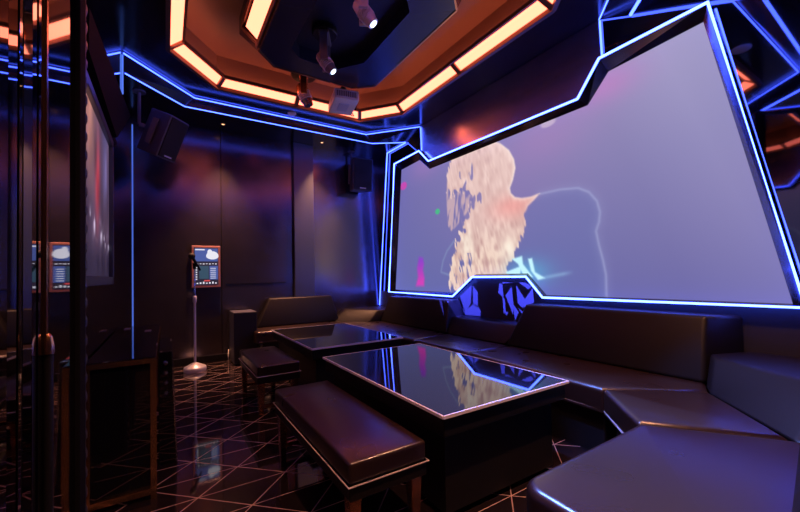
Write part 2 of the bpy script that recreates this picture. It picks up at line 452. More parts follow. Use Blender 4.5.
GOBO = [[(0.4685, -1.129), (0.4276, -1.1081), (0.4088, -1.1325), (0.2853, -1.4621)], [(0.4276, -1.1081), (0.2857, -1.1121), (0.2864, -1.1327), (0.4086, -1.1287)], [(0.409, -1.1388), (0.3564, -1.1213), (0.335, -1.2088), (0.2164, -1.4776)], [(0.332, -1.1227), (0.2774, -1.1322), (0.2265, -1.1948), (0.2447, -1.214)], [(0.2672, -1.0956), (0.1466, -0.9871), (0.1617, -1.138), (0.2181, -1.2001)], [(0.1396, -1.0217), (0.0941, -1.0607), (0.0972, -1.1515), (0.1402, -1.1368)], [(0.2265, -1.1948), (0.1404, -1.1426), (0.0928, -1.1626), (0.0788, -1.2145), (0.2187, -1.2179)], [(0.0972, -1.1515), (0.07, -1.1835), (0.0788, -1.2145), (0.0899, -1.2154)], [(0.3453, -1.2366), (0.2446, -1.2116), (0.1603, -1.3986)], [(-0.0906, -1.0025), (-0.1138, -1.0076), (-0.1194, -1.0862), (-0.0789, -1.0612)], [(-0.1114, -1.0812), (-0.1285, -1.0962), (-0.1351, -1.1791), (-0.1189, -1.1804)], [(-0.1191, -1.1751), (-0.1553, -1.1704), (-0.1427, -1.192)], [(-0.1119, -0.9845), (-0.2045, -0.9762), (-0.2014, -0.9945), (-0.118, -1.0055)], [(-0.2045, -0.9783), (-0.3015, -1.0057), (-0.3185, -1.0201), (-0.3005, -1.035)], [(-0.1359, -1.0751), (-0.2011, -1.0016), (-0.1934, -1.1188), (-0.2029, -1.2144)], [(-0.1869, -1.1191), (-0.2296, -1.1669), (-0.2029, -1.2144)], [(-0.216, -1.0116), (-0.2749, -1.0898), (-0.2551, -1.1403), (-0.225, -1.1171)], [(-0.2749, -1.0898), (-0.3299, -1.0247), (-0.3352, -1.1063), (-0.2551, -1.1403)], [(-0.2242, -1.1422), (-0.2816, -1.1748), (-0.2749, -1.198)], [(-0.2828, -1.1385), (-0.2944, -1.1475), (-0.2837, -1.1845), (-0.2781, -1.1732)]]
# -0.3352 0.4685 -1.4776 -0.9762


def inside(poly, X, Y):
    r = np.zeros(X.shape, bool); N = len(poly)
    for i in range(N):
        x0, y0 = poly[i-1]; x1, y1 = poly[i]
        c = ((y0 > Y) != (y1 > Y))
        with np.errstate(divide='ignore', invalid='ignore'):
            xs = (x1-x0)*(Y-y0)/(y1-y0+1e-12)+x0
        r ^= c & (X < xs)
    return r
def segdist(pl, X, Y, closed=True):
    d = np.full(X.shape, 9.); N = len(pl)
    for i in range(0 if closed else 1, N):
        ax, ay = pl[i-1]; bx, by = pl[i]; vx, vy = bx-ax, by-ay
        t = np.clip(((X-ax)*vx+(Y-ay)*vy)/(vx*vx+vy*vy+1e-12), 0, 1)
        d = np.minimum(d, np.hypot(X-ax-t*vx, Y-ay-t*vy))
    return d
def soft(poly, X, Y, w):
    d = segdist(poly, X, Y); s = np.where(inside(poly, X, Y), d, -d)
    return np.clip(s/w+.5, 0, 1)
rng = np.random.default_rng(7)
def vnoise(X, Y, sc):
    g = rng.random((256, 256)); x = X*sc[0]+40; y = Y*sc[1]+40
    xi_, yi_ = np.floor(x).astype(int), np.floor(y).astype(int); fx, fy = x-xi_, y-yi_
    fx = fx*fx*(3-2*fx); fy = fy*fy*(3-2*fy)
    G = lambda a, c: g[a % 256, c % 256]
    return (G(xi_, yi_)*(1-fx)+G(xi_+1, yi_)*fx)*(1-fy)+(G(xi_, yi_+1)*(1-fx)+G(xi_+1, yi_+1)*fx)*fy
step = .0105
ys = np.arange(.5, 5.1, step); zs = np.arange(.82, 2.86, step)
GY, GZ = np.meshgrid(ys, zs, indexing='ij')
def mixc(col, c, a): return col*(1-a[..., None])+np.array(c)*a[..., None]
u = np.clip((5.0-GY)/4.4, 0, 1); w = np.clip((GZ-.9)/1.9, 0, 1)
col = np.zeros(GY.shape+(3,))
A, B_, D_, E_ = [np.array(q) for q in ((.40, .42, .66), (.45, .42, .66), (.42, .41, .64), (.64, .61, .75))]   # BL, TL, BR, TR
col = ((A*(1-u[..., None])+D_*u[..., None])*(1-w[..., None])+(B_*(1-u[..., None])+E_*u[..., None])*w[..., None])
col += .035*np.clip(1-abs((GY-.9-(GZ-1.8)*.35)/.5), 0, 1)[..., None]
for (cy, cz), rr, am in GLOWS:
    a = np.exp(-(((GY-cy)/rr)**2+((GZ-cz)/(rr*.55))**2))*am
    col = mixc(col, (.80, .50, .76), a)
a = soft(BODY, GY, GZ, .05); col = mixc(col, (.37, .43, .69), a*.30)
a = np.exp(-(segdist(RIM, GY, GZ, False)/.011)**2)*.42+np.exp(-(segdist(RIM, GY, GZ, False)/.05)**2)*.12; col = mixc(col, (.68, .70, .86), np.clip(a, 0, 1))
a = np.exp(-(segdist(RIM2, GY, GZ, False)/.014)**2)*.35; col = mixc(col, (.60, .72, .82), a)
n1 = vnoise(GY, GZ, (7, 5)); n2 = vnoise(GY, GZ, (22, 13)); n3 = vnoise(GY-GZ*.25, GZ, (46, 13)); n4 = vnoise(GY+GZ*.2, GZ, (34, 5))
a = soft(STRAND, GY, GZ, .02)*np.clip((n2*.5+n4*.6-.40)*5, 0, 1)
fig = np.zeros(col.shape)
base = np.clip(.30*n1+.35*n2+.35*n3, 0, 1)
top = np.array((.95, .83, .80)); dark = np.array((.74, .57, .56)); gold = np.array((.95, .84, .77))
lowz = np.clip((1.75-GZ)/.5, 0, 1)
con = .75+lowz*1.3
tt = np.clip((base-.5)*1.15*con+.76-lowz*.02, 0, 1)
fig = dark*(1-tt[..., None])+(top*(1-lowz[..., None])+gold*lowz[..., None])*tt[..., None]
redm = np.exp(-(((GY-2.62)/.30)**2+((GZ-1.80)/.13)**2))*.5; fig = mixc(fig, (.93, .52, .50), redm)
hot = np.exp(-(((GY-3.32)/.10)**2+((GZ-1.46)/.14)**2))*.9+np.exp(-(((GY-2.68)/.12)**2+((GZ-1.36)/.10)**2))*.7; fig = mixc(fig, (1., .95, .88), np.clip(hot*(.5+n2), 0, 1))
edge_j = (n3-.5)*.10+(n2-.5)*.05
lowl = np.clip((3.2-GY)/.15, 0, 1)
dd = segdist(HAIR, GY, GZ); sd = np.where(inside(HAIR, GY, GZ), dd, -dd)
ragged = np.clip((GY-3.0)/.3, 0, 1)+np.clip((1.75-GZ)/.1, 0, 1)*.8
ah = np.clip((sd+edge_j*np.clip(ragged, 0, 1))/.018+.5, 0, 1)
rim = np.exp(-(sd/.03)**2)*np.clip((2.9-GY)/.2, 0, 1)*np.clip((GZ-1.7)/.2, 0, 1)*.6
spl = np.clip((n3*.6+n4*.5-.22)*5, 0, 1)
ah = ah*np.where((GY > 3.25) & (GZ < 1.35), spl, 1)
for (cy, cz), ry, rz in HOLES:
    h = np.clip(1.3-np.hypot((GY-cy+(n2-.5)*.06)/(ry*1.2), (GZ-cz+(n1-.5)*.05)/(rz*1.25)), 0, 1)*3
    ah = ah*(1-np.clip(h, 0, 1)*.9)
col = mixc(col, (.82, .69, .71), a*.85)
col = col*(1-ah[..., None])+mixc(fig, (1., .93, .9), rim)*ah[..., None]
gl = np.exp(-(((GY-2.45)/.26)**2+((GZ-1.10)/.14)**2))*.55; col = mixc(col, (.35, .78, .92), gl)
st = np.exp(-((GZ-1.05-(2.25-GY)*.16)/.018)**2)*np.clip((GY-1.95)/.1, 0, 1)*np.clip((2.35-GY)/.1, 0, 1)*.45; col = mixc(col, (.62, .80, .92), st)
for p in PAINTED_BEAM: col = mixc(col, (.78, .97, 1.0), soft(p, GY, GZ, .02))
for (cy, cz), ry, rz, c in DOTS:
    r = np.hypot((GY-cy)/ry, (GZ-cz)/rz); col = mixc(col, c, np.clip((1.25-r)*3, 0, 1)*.8)
fa = soft(FLAME, GY, GZ, .05)*.8; k = np.clip((GZ-1.0)/.3, 0, 1)
col = col*(1-fa[..., None])+(np.array((.92, .22, .72))*(1-k[..., None])+np.array((.60, .22, .82))*k[..., None])*fa[..., None]
col = np.clip(col, 0, 1)
lin = np.where(col <= .04045, col/12.92, ((col+.055)/1.055)**2.4)
ny, nz = GY.shape
idx = np.arange(ny*nz).reshape(ny, nz)
keep_pt = inside(so, GY, GZ)
kq = keep_pt[:-1, :-1] & keep_pt[1:, :-1] & keep_pt[1:, 1:] & keep_pt[:-1, 1:]
q = np.stack([idx[:-1, :-1], idx[1:, :-1], idx[1:, 1:], idx[:-1, 1:]], -1)[kq]
# vertices in the thing's own frame
px = np.full(ny*nz, 3.088-3.09); vv = np.stack([px, GY.ravel()-YC, GZ.ravel()-.84], -1)
used = np.unique(q); remap = np.full(ny*nz, -1); remap[used] = np.arange(len(used))
me = bpy.data.meshes.new('display'); nq = len(q)
me.vertices.add(len(used)); me.vertices.foreach_set('co', vv[used].ravel().astype(np.float32))
me.loops.add(nq*4); me.loops.foreach_set('vertex_index', remap[q].ravel().astype(np.int32))
me.polygons.add(nq); me.polygons.foreach_set('loop_start', np.arange(0, nq*4, 4, dtype=np.int32))
me.update(calc_edges=True)
at = me.color_attributes.new('picture', 'FLOAT_COLOR', 'POINT')
rgba = np.concatenate([lin.reshape(-1, 3), np.ones((ny*nz, 1))], 1)[used]
at.data.foreach_set('color', rgba.ravel().astype(np.float32))
me.materials.append(attr_emit('screen_picture', 'picture', 1.0))
dsp = bpy.data.objects.new('display', me); C.objects.link(dsp); dsp.parent = scr

# ------------------------------------------------------------------ sofas
def tube_path(poly, z): return [(x, y, z) for x, y in poly]
def sofa(name, poly, radii, front, label, back=None, bvl=.03, plinth=.05, feet=()):
    """poly: seat outline (ccw); front: outline points along which the piping runs; back: list of (low loop, high loop)"""
    cx = sum(p[0] for p in poly)/len(poly); cy = sum(p[1] for p in poly)/len(poly)
    t = thing(name, (cx, cy, 0), label, 'sofa', 'built-in sofa sections round the tables')
    b = BM(); soft_prism(b, inset_poly(poly, .003), radii, .275, .42, bvl, 5); obj('seat', b, M['leather'], t, True)
    b = BM(); prism(b, fillet(inset_poly(poly, plinth), radii), 0, .275); obj('base', b, M['black_satin'], t)
    if front:
        b = BM(); tube(b, tube_path(front, .29), .006, 6); obj('piping', b, M['piping'], t, True)
    for lo, hi in (back or []):
        b = BM(); loft(b, lo, hi, .022, 3); obj('backrest', b, M['leather_black'], t, True)
    for x, y in feet:
        b = BM(); box(b, x-.02, x+.02, y-.02, y+.02, 0, .28, .003); obj('leg', b, M['chrome'], t)
    return t
def z_(l, z): return [(x, y, z) for x, y in l]
XW = 3.07
lowA = [(2.70, 2.36), (XW, 2.36), (XW, YC), (2.70, YC)]; hiA = [(2.86, 2.36), (XW, 2.36), (XW, YC), (2.86, YC)]
hb_lo = [(2.70, .90), (XW, .80), (XW, 2.42), (2.70, 2.42)]; hb_hi = [(2.85, .93), (XW, .80), (XW, 2.27), (2.85, 2.30)]
dg_lo = [(2.55, .83), (2.10, .41), (2.16, .24), (XW, .24), (XW, .79), (2.69, .89)]; dg_hi = [(2.70, .85), (2.40, .36), (2.40, .24), (XW, .24), (XW, .79), (2.80, .90)]
nb_lo = [(1.05, .06), (2.10, .12), (2.09, .40), (1.05, .24)]; nb_hi = [(1.22, .02), (2.04, .10), (2.02, .30), (1.22, .15)]
seatS1 = [(2.14, 1.20), (2.56, .83), (2.74, .9), (2.74, 2.39), (2.20, 2.39)]
seatC = [(1.79, .85), (2.10, .42), (2.56, .83), (2.14, 1.20)]
seatN = [(.96, .84), (.94, .20), (2.08, .24), (2.10, .42), (1.79, .85)]
seatM = [(2.20, 2.40), (2.74, 2.40), (2.74, 3.32), (2.20, 3.21)]
g = .004
sofa('sofa_section', seatN, [.09, .03, 0, 0, .03], [(.98, .30), (.985, .80), (1.0, .832), (1.77, .842)], 'nearest brown leather sofa seat, cut off by the bottom right edge of the photo', [(z_(nb_lo, .42), z_(nb_hi, .80))], .035)
sofa('sofa_section', seatC, [.02, 0, 0, .02], [(1.80, .862), (2.135, 1.185)], 'wedge-shaped brown leather corner seat in front of the low diagonal back at right', [(z_(dg_lo, .395), z_(dg_hi, .585))])
sofa('sofa_section', seatS1, [.02, 0, 0, 0, .01], [(2.15, 1.22), (2.205, 2.38)], 'long brown leather sofa seat with a high black back beside the big table at right', [(z_(hb_lo, .42), z_(hb_hi, .805))])
sofa('sofa_section', seatM, [.01, 0, 0, .01], [(2.205, 2.42), (2.205, 3.2)], 'brown leather sofa seat with a low back below the screen notch', [(z_([(2.70, 2.44), (XW, 2.44), (XW, 3.28), (2.70, 3.28)], .42), z_([(2.86, 2.32), (XW, 2.30), (XW, 3.42), (2.86, 3.40)], .60))])
seatF = [(2.20, 3.215), (2.74, 3.325), (2.74, 4.82), (2.56, 4.89), (2.14, 4.52)]
sofa('sofa_section', seatF, [.02, 0, 0, 0, .10], [(2.205, 3.23), (2.155, 4.46)], 'brown leather sofa seat with a high black back under the far end of the screen', [(z_(mirl(hb_lo), .42), z_(mirl(hb_hi), .785))])
sofa('sofa_section', mirl(seatC), [.02, 0, 0, .02], [(2.135, 4.535), (1.80, 4.858)], 'brown leather corner seat with a low back between back wall and screen wall', [(z_(mirl(dg_lo), .395), z_(mirl(dg_hi), .585))])
bb_lo = [(1.04, 5.27), (2.25, 5.27), (2.25, 5.42), (1.04, 5.42)]; bb_hi = [(1.23, 5.34), (2.15, 5.34), (2.15, 5.42), (1.23, 5.42)]
seatNf = [(.96, .84), (.94, .25), (2.08, .25), (2.10, .42), (1.79, .85)]
sofa('sofa_section', mirl(seatNf), [0, 0, 0, .03, .05], [(1.77, 4.878), (1.0, 4.888), (.98, 5.2)], 'brown leather sofa with a wide sloping back standing against the back wall', [(z_(bb_lo, .42), z_(bb_hi, .81))], .03, .05, [(1.02, 4.92), (1.02, 5.40)])

# ------------------------------------------------------------------ benches
def bench(x0, x1, y0, y1, label):
    t = thing('bench', ((x0+x1)/2, (y0+y1)/2, 0), label, 'bench', 'leather benches on the table aisle')
    b = BM()
    bx = bmesh.new(); vs, _ = hexa(bx, z_([(x0, y0), (x1, y0), (x1, y1), (x0, y1)], .315), z_([(x0, y0), (x1, y0), (x1, y1), (x0, y1)], .40))
    bmesh.ops.subdivide_edges(bx, edges=bx.edges[:], cuts=4, use_grid_fill=True)
    for v in bx.verts:                      # slightly domed cushion
        if v.co.z > .39:
            u_ = (v.co.x-x0)/(x1-x0)*2-1; w_ = (v.co.y-y0)/(y1-y0)*2-1
            v.co.z += .02*(1-u_*u_)*(1-w_**4)
    es = [e_ for e_ in bx.edges if len(e_.link_faces) == 2 and e_.calc_face_angle(0) > 1.2]
    bmesh.ops.bevel(bx, geom=es, offset=.015, segments=3, affect='EDGES', profile=.5)
    merge(b, bx); obj('cushion', b, M['leather'], t, True)
    b = BM(); e_ = .006; tube(b, [(x0-e_, y0-e_, .315), (x1+e_, y0-e_, .315), (x1+e_, y1+e_, .315), (x0-e_, y1+e_, .315)], .003, 6, True)
    obj('piping', b, M['piping'], t, True)
    b = BM(); box(b, x0, x1, y0, y1, .255, .312, .006); obj('base', b, M['leather_black'], t)
    for x in (x0+.035, x1-.035):
        for y in (y0+.05, y1-.05):
            b = BM(); loft(b, [(x-.018, y-.018, 0), (x+.018, y-.018, 0), (x+.018, y+.018, 0), (x-.018, y+.018, 0)], [(x-.027, y-.027, .256), (x+.027, y-.027, .256), (x+.027, y+.027, .256), (x-.027, y+.027, .256)], .004, 1)
            obj('leg', b, M['copper'], t)
    for y in (y0+.05, y1-.05):
        b = BM(); box(b, x0+.05, x1-.05, y-.012, y+.012, .05, .075); obj('stretcher', b, M['copper'], t)
bench(.575, .93, 1.28, 2.40, 'nearer and longer dark brown leather bench beside the big glossy table')
bench(.612, .95, 3.08, 3.92, 'smaller far dark brown leather bench beside the small table')

# ------------------------------------------------------------------ tables
def table(x0, x1, y0, y1, label):
    t = thing('coffee_table', ((x0+x1)/2, (y0+y1)/2, 0), label, 'table', 'low black glass tables')
    b = BM(); box(b, x0, x1, y0, y1, .488, .50, .002, 1); obj('glass_top', b, M['black_glass'], t)
    b = BM(); e_ = .0045
    for p, q in (((x0, y0), (x1, y0)), ((x1, y0), (x1, y1)), ((x1, y1), (x0, y1)), ((x0, y1), (x0, y0))): bar(b, (*p, .494), (*q, .494), (0, 0, 1), e_*2, .0135)
    obj('edge_strip', b, M['edge'], t)
    b = BM(); box(b, x0+.012, x1-.012, y0+.012, y1-.012, .40, .488, .004, 1); obj('apron', b, M['black_satin'], t)
    b = BM(); box(b, x0+.06, x1-.06, y0+.07, y1-.07, .03, .40); obj('pedestal', b, M['black_satin'], t)
    b = BM(); box(b, x0+.10, x1-.10, y0+.11, y1-.11, 0, .03); obj('plinth', b, M['black_matte'], t)
table(.99, 1.872, 1.235, 2.645, 'bigger near low table with a black glass top mirroring the screen figure')
table(1.03, 1.935, 3.01, 4.385, 'far low table with a black glass top in front of the back sofa')

# ------------------------------------------------------------------ back wall: touch panel, microphone stand, floor speaker
tp = thing('touch_panel', (.46, YB, 1.0), 'upright glowing song-selection touch screen in a rosy frame on the back wall', 'touch screen')
b = BM(); box(b, .29, .626, 5.455, YB, .985, 1.535, .008); obj('bezel', b, M['bezel'], tp)
yq = 5.4535
def ui(b, x0, x1, z0, z1, d=0): hexa(b, [(x0, yq-d, z0), (x1, yq-d, z0), (x1, yq-d, z1), (x0, yq-d, z1)], [(x0, yq+.003, z0), (x1, yq+.003, z0), (x1, yq+.003, z1), (x0, yq+.003, z1)])
dm = bpy.data.objects.new('screen', None)
b = BM(); ui(b, .315, .601, 1.02, 1.51); sc_ = obj('display', b, M['ui_dark'], tp)
b = BM()
ui(b, .325, .595, 1.33, 1.50, .0006); obj('picture_tile', b, M['ui_blue'], sc_)
b = BM(); ui(b, .375, .485, 1.10, 1.27, .0006); obj('video_tile', b, M['ui_teal'], sc_)
b = BM(); ui(b, .495, .595, 1.09, 1.27, .0006); obj('song_list', b, M['ui_blue'], sc_)
b = BM()
face(b, [(.53+.075*math.cos(2*math.pi*k_/14), yq-.0012, 1.40+.065*math.sin(2*math.pi*k_/14)*(1 if math.sin(2*math.pi*k_/14) > 0 else .7)) for k_ in range(14)])
obj('portrait', b, M['ui_white'], sc_)
b = BM(); face(b, [(.50+.03*math.cos(2*math.pi*k_/10), yq-.0016, 1.45+.04*math.sin(2*math.pi*k_/10)) for k_ in range(10)]); obj('portrait', b, M['ui_white'], sc_)
def icon(*a):
    b = BM(); ui(b, *a, .0012); obj('icon', b, M['ui_white'], sc_)
icon(.33, .44, 1.475, 1.49)
for k_ in range(7): x = .345+k_*.036; icon(x, x+.02, 1.29+.004*(k_ % 2), 1.302); icon(x, x+.018, 1.035, 1.05+.006*(k_ % 3))
for k_ in range(6): icon(.335, .352, 1.09+k_*.03, 1.104+k_*.03); icon(.505, .57, 1.105+k_*.026, 1.112+k_*.026)
b = BM(); ui(b, .43, .50, 1.067, 1.085, .0012); obj('button', b, M['ui_red'], sc_)

ms = thing('microphone_stand', (.30, 5.08, 0), 'slim chrome microphone stand with a heavy round base in front of the back wall', 'microphone stand')
b = BM(); lathe(b, [(.118, 0), (.12, .01), (.12, .045), (.112, .055), (.035, .095), (.02, .10)], (.30, 5.08, 0), 28); obj('base', b, M['silver'], ms, True)
b = BM(); lathe(b, [(.013, .095), (.013, .86)], (.30, 5.08, 0), 12); obj('lower_tube', b, M['silver'], ms, True)
b = BM(); lathe(b, [(.018, .82), (.021, .83), (.021, .89), (.014, .90)], (.30, 5.08, 0), 14); obj('clutch', b, M['silver'], ms, True)
b = BM(); lathe(b, [(.008, .89), (.008, 1.24)], (.30, 5.08, 0), 10); obj('upper_tube', b, M['chrome'], ms, True)
b = BM(); lathe(b, [(.014, 0), (.019, .02), (.022, .07), (.016, .075)], (.30, 5.08, 1.22), 12); obj('clip', b, M['black_matte'], ms, True)
mic = thing('microphone', (.31, 5.06, 1.26), 'black round-headed microphone clipped on the chrome stand', 'microphone')
tilt = Matrix.Rotation(math.radians(-28), 4, 'Y') @ Matrix.Rotation(math.radians(12), 4, 'X')
b = BM(); lathe(b, [(.011, -.11), (.017, .04), (.02, .055)], (.31, 5.05, 1.30), 14, tilt); obj('handle', b, M['black_satin'], mic, True)
b = BM(); lathe(b, [(.008, .05), (.025, .057), (.036, .075), (.038, .09), (.030, .112), (.012, .124)], (.31, 5.05, 1.30), 16, tilt); obj('head', b, M['grille'], mic, True)

fs = thing('floor_speaker', (.87, 5.22, 0), 'black boxy floor speaker standing left of the back sofa', 'speaker')
b = BM(); box(b, .725, 1.0, 5.05, 5.42, .02, .668, .006); obj('cabinet', b, M['speaker_case'], fs)
b = BM(); box(b, .727, .998, 5.038, 5.052, .03, .662, .004); obj('grille', b, M['grille'], fs)
for x in (.75, .975):
    for y in (5.08, 5.39): b = BM(); box(b, x-.015, x+.015, y-.015, y+.015, 0, .022); obj('foot', b, M['black_matte'], fs)
b = BM(); tube(b, [(.705, 5.40, .008), (.70, 5.33, .03), (.69, 5.30, .09), (.70, 5.34, .14), (.712, 5.42, .15)], .006, 6); obj('cable', b, M['white_plastic'], fs, True)

# ------------------------------------------------------------------ wall speakers
def speaker(loc, rz, tiltx, w, h, d, label, hang):
    t = thing('wall_speaker', loc, label, 'speaker', 'loudspeakers hung near the ceiling')
    Mx = Matrix.Translation(loc) @ Matrix.Rotation(rz, 4, 'Z') @ Matrix.Rotation(tiltx, 4, 'X')
    q = bmesh.new()     # front towards local -Y, back narrower
    vs, _ = hexa(q, [(-w/2, -d/2, -h/2), (w/2, -d/2, -h/2), (w*.36, d/2, -h/2), (-w*.36, d/2, -h/2)], [(-w/2, -d/2, h/2), (w/2, -d/2, h/2), (w*.36, d/2, h/2), (-w*.36, d/2, h/2)])
    bevel(q, vs, .012, 2); b = BM(); merge(b, q, Mx); obj('cabinet', b, M['speaker_case'], t)
    q = bmesh.new(); box(q, -w/2+.015, w/2-.015, -d/2-.012, -d/2+.004, -h/2+.015, h/2-.015, .008); b = BM(); merge(b, q, Mx); obj('grille', b, M['grille'], t)
    q = bmesh.new(); box(q, -.05, .05, -d/2-.015, -d/2-.011, -h/2+.03, -h/2+.045); b = BM(); merge(b, q, Mx); obj('badge', b, M['silver'], t)
    q = bmesh.new(); box(q, -w/2-.02, -w/2, -.03, .03, -h*.3, h*.3, .006); b = BM(); merge(b, q, Mx); obj('side_plate', b, M['grey_plastic'], t)
    q = bmesh.new(); box(q, w/2, w/2+.02, -.03, .03, -h*.3, h*.3, .006); b = BM(); merge(b, q, Mx); obj('side_plate', b, M['grey_plastic'], t)
    b = BM()
    hx, hy, ht = hang
    lathe(b, [(.06, -.012), (.06, 0)], (hx, hy, ht), 16)
    lathe(b, [(.016, 0), (.016, ht-loc[2]-.10)], (hx, hy, loc[2]+.10), 10)
    bar(b, (hx, hy, loc[2]+.09), (loc[0], loc[1], loc[2]+.05), (0, 0, 1), .035, .035)
    obj('bracket', b, M['grey_plastic'], t)
speaker((-.02, 4.72, 2.665), math.radians(50), math.radians(24), .27, .46, .29, 'black loudspeaker tilted down from a ceiling rod at the upper left', (-.225, 4.75, ZS))
speaker((2.63, 5.27, 2.70), math.radians(-4), math.radians(6), .33, .50, .26, 'black loudspeaker high on the back wall close to the big screen', (2.55, 5.40, ZS))

# ------------------------------------------------------------------ moving heads and projector
def moving_head(loc, top, rz, tilt_, label, mh='grey_plastic', lit=True, S=1.0):
    x, y, z = loc
    t = thing('stage_light', (x, y, top), label, 'stage light', 'moving spotlights under the ceiling')
    b = BM(); lathe(b, [(.10*S, -.06), (.11*S, -.05), (.11*S, -.015), (.095*S, 0)], (x, y, top), 20); obj('base', b, M['black_satin'], t)
    R = Matrix.Translation((x, y, z)) @ Matrix.Rotation(rz, 4, 'Z')
    q = bmesh.new()
    box(q, -.105, -.085, -.035, .035, -.04, top-.07-z-.015, .006); box(q, .085, .105, -.035, .035, -.04, top-.07-z-.015, .006)
    box(q, -.105, .105, -.045, .045, top-.07-z-.025, top-.07-z, .005)
    b = BM(); merge(b, q, R); obj('yoke', b, M[mh], t)
    H = R @ Matrix.Rotation(tilt_, 4, 'X') @ Matrix.Scale(.85*S, 4)
    b = BM(); lathe(b, [(.032, .10), (.05, .085), (.06, .02), (.058, -.08), (.050, -.10), (.046, -.13)], (0, 0, 0), 18, None)
    bmesh.ops.transform(b, matrix=H, verts=b.verts[:]); hd = obj('head', b, M[mh], t, True)
    b = BM(); lathe(b, [(.030, -.131), (.028, -.137)], (0, 0, 0), 18); bmesh.ops.transform(b, matrix=H, verts=b.verts[:]); obj('lens', b, M['lens'] if lit else M['frame_mirror'], hd)
    b = BM()
    for k_ in range(5): lathe(b, [(.061, .015-k_*.018), (.064, .012-k_*.018), (.064, .006-k_*.018), (.061, .003-k_*.018)], (0, 0, 0), 18)
    bmesh.ops.transform(b, matrix=H, verts=b.verts[:]); obj('cooling_ribs', b, M['silver'], hd)
    return H
H1 = moving_head((1.19, 3.02, 2.98), 3.27, math.radians(-118), math.radians(38), 'moving spotlight shining white under the far end of the blue ceiling island', 'grey_plastic')
H2 = moving_head((1.20, 2.30, 2.98), 3.27, math.radians(-118), math.radians(38), 'moving spotlight shining white at the very top of the photo', 'silver')
H3 = moving_head((1.345, 4.08, 3.19), 3.44, math.radians(-110), math.radians(22), 'copper-coloured moving spotlight hanging before the back row of lit panels', 'copper', False, 1.3)
b = BM(); lathe(b, [(.03, 0), (.03, ZR-3.44)], (1.345, 4.08, 3.44), 12)
obj('stem', b, M['black_satin'], [o for o in bpy.data.objects if o.name.startswith('stage_light') and o.parent is None][-1])
def lamp(H, energy, col, size):
    l = bpy.data.lights.new('spot_beam', 'SPOT'); l.energy = energy; l.color = col; l.spot_size = math.radians(size); l.spot_blend = .5; l.shadow_soft_size = .04
    o = bpy.data.objects.new('spot_beam', l); C.objects.link(o); o.matrix_world = H @ Matrix.Translation((0, 0, -.15)); return o
L2 = lamp(H2, 700, (.13, .27, 1.0), 42)
L2.matrix_world = Matrix.Translation((1.2, 2.3, 2.84)) @ V((.62, -1.68, -2.4)).to_track_quat('-Z', 'Y').to_matrix().to_4x4()
# a moving head throwing a jagged blue pattern on the wall and sofa backs under the notch
def gobo(loc, polys, col, energy):
    l = bpy.data.lights.new('pattern_beam', 'POINT'); l.energy = energy; l.color = col; l.shadow_soft_size = .004
    l.use_nodes = True; nt = l.node_tree; N = nt.nodes; K = nt.links; em = N['Emission']
    tc = N.new('ShaderNodeTexCoord'); sp = N.new('ShaderNodeSeparateXYZ'); K.new(tc.outputs['Normal'], sp.inputs[0])
    def mth(op, a, c=None):
        q = N.new('ShaderNodeMath'); q.operation = op
        for i, s in enumerate((a, c)):
            if s is None: continue
            if isinstance(s, (int, float)): q.inputs[i].default_value = s
            else: K.new(s, q.inputs[i])
        return q.outputs[0]
    u_, v_ = mth('DIVIDE', sp.outputs[1], sp.outputs[0]), mth('DIVIDE', sp.outputs[2], sp.outputs[0])
    cb = N.new('ShaderNodeCombineXYZ'); K.new(u_, cb.inputs[0]); K.new(v_, cb.inputs[1]); cb.inputs[2].default_value = 1
    tot = None
    for P_ in polys:
        mn = None
        for i in range(len(P_)):
            x0, y0 = P_[i-1]; x1, y1 = P_[i]; ln = math.hypot(x1-x0, y1-y0)
            a_, b_ = -(y1-y0)/ln, (x1-x0)/ln; c_ = -(a_*x0+b_*y0)
            d = N.new('ShaderNodeVectorMath'); d.operation = 'DOT_PRODUCT'; K.new(cb.outputs[0], d.inputs[0]); d.inputs[1].default_value = (a_, b_, c_)
            mn = d.outputs['Value'] if mn is None else mth('MINIMUM', mn, d.outputs['Value'])
        tot = mn if tot is None else mth('MAXIMUM', tot, mn)
    s = mth('MULTIPLY', mth('GREATER_THAN', tot, 0.0), mth('GREATER_THAN', mth('MULTIPLY', sp.outputs[0], GSIGN), 0.0))
    K.new(s, em.inputs['Strength']); em.inputs['Color'].default_value = (1, 1, 1, 1)
    o = bpy.data.objects.new('pattern_beam', l); C.objects.link(o); o.location = loc; return o
GSIGN = 1.0
gobo((1.27, 2.98, 2.80), GOBO, (.07, .08, 1.0), 10000)

pj = thing('projector', (1.70, 3.82, 3.0), 'white ceiling projector on a short black stem before the lit panels', 'projector')
R = Matrix.Translation((1.70, 3.79, 3.0)) @ Matrix.Rotation(math.radians(-12), 4, 'Z')
def pm(fn):
    q = bmesh.new(); fn(q); b = BM(); merge(b, q, R); return b
obj('body', pm(lambda q: box(q, -.135, .135, -.20, .20, 0, .11, .012)), M['white_plastic'], pj)
obj('vent', pm(lambda q: [box(q, -.11+i*.02, -.10+i*.02, -.204, -.198, .03, .085) for i in range(11)]), M['grey_plastic'], pj)
obj('lens', pm(lambda q: lathe(q, [(.035, 0), (.035, .03), (.025, .032)], (.135, .08, .06), 16, Matrix.Rotation(math.pi/2, 4, 'Y'))), M['black_glass'], pj)
obj('bottom_plate', pm(lambda q: box(q, -.06, .05, -.09, .09, -.006, .001)), M['silver'], pj)
obj('mount', pm(lambda q: [box(q, -.05, .05, -.05, .05, .11, .15, .008), lathe(q, [(.02, .15), (.02, ZR-3.0)], (0, 0, 0), 12), lathe(q, [(.04, .15), (.045, .19), (.03, .22)], (0, 0, 0), 12)]), M['black_satin'], pj)
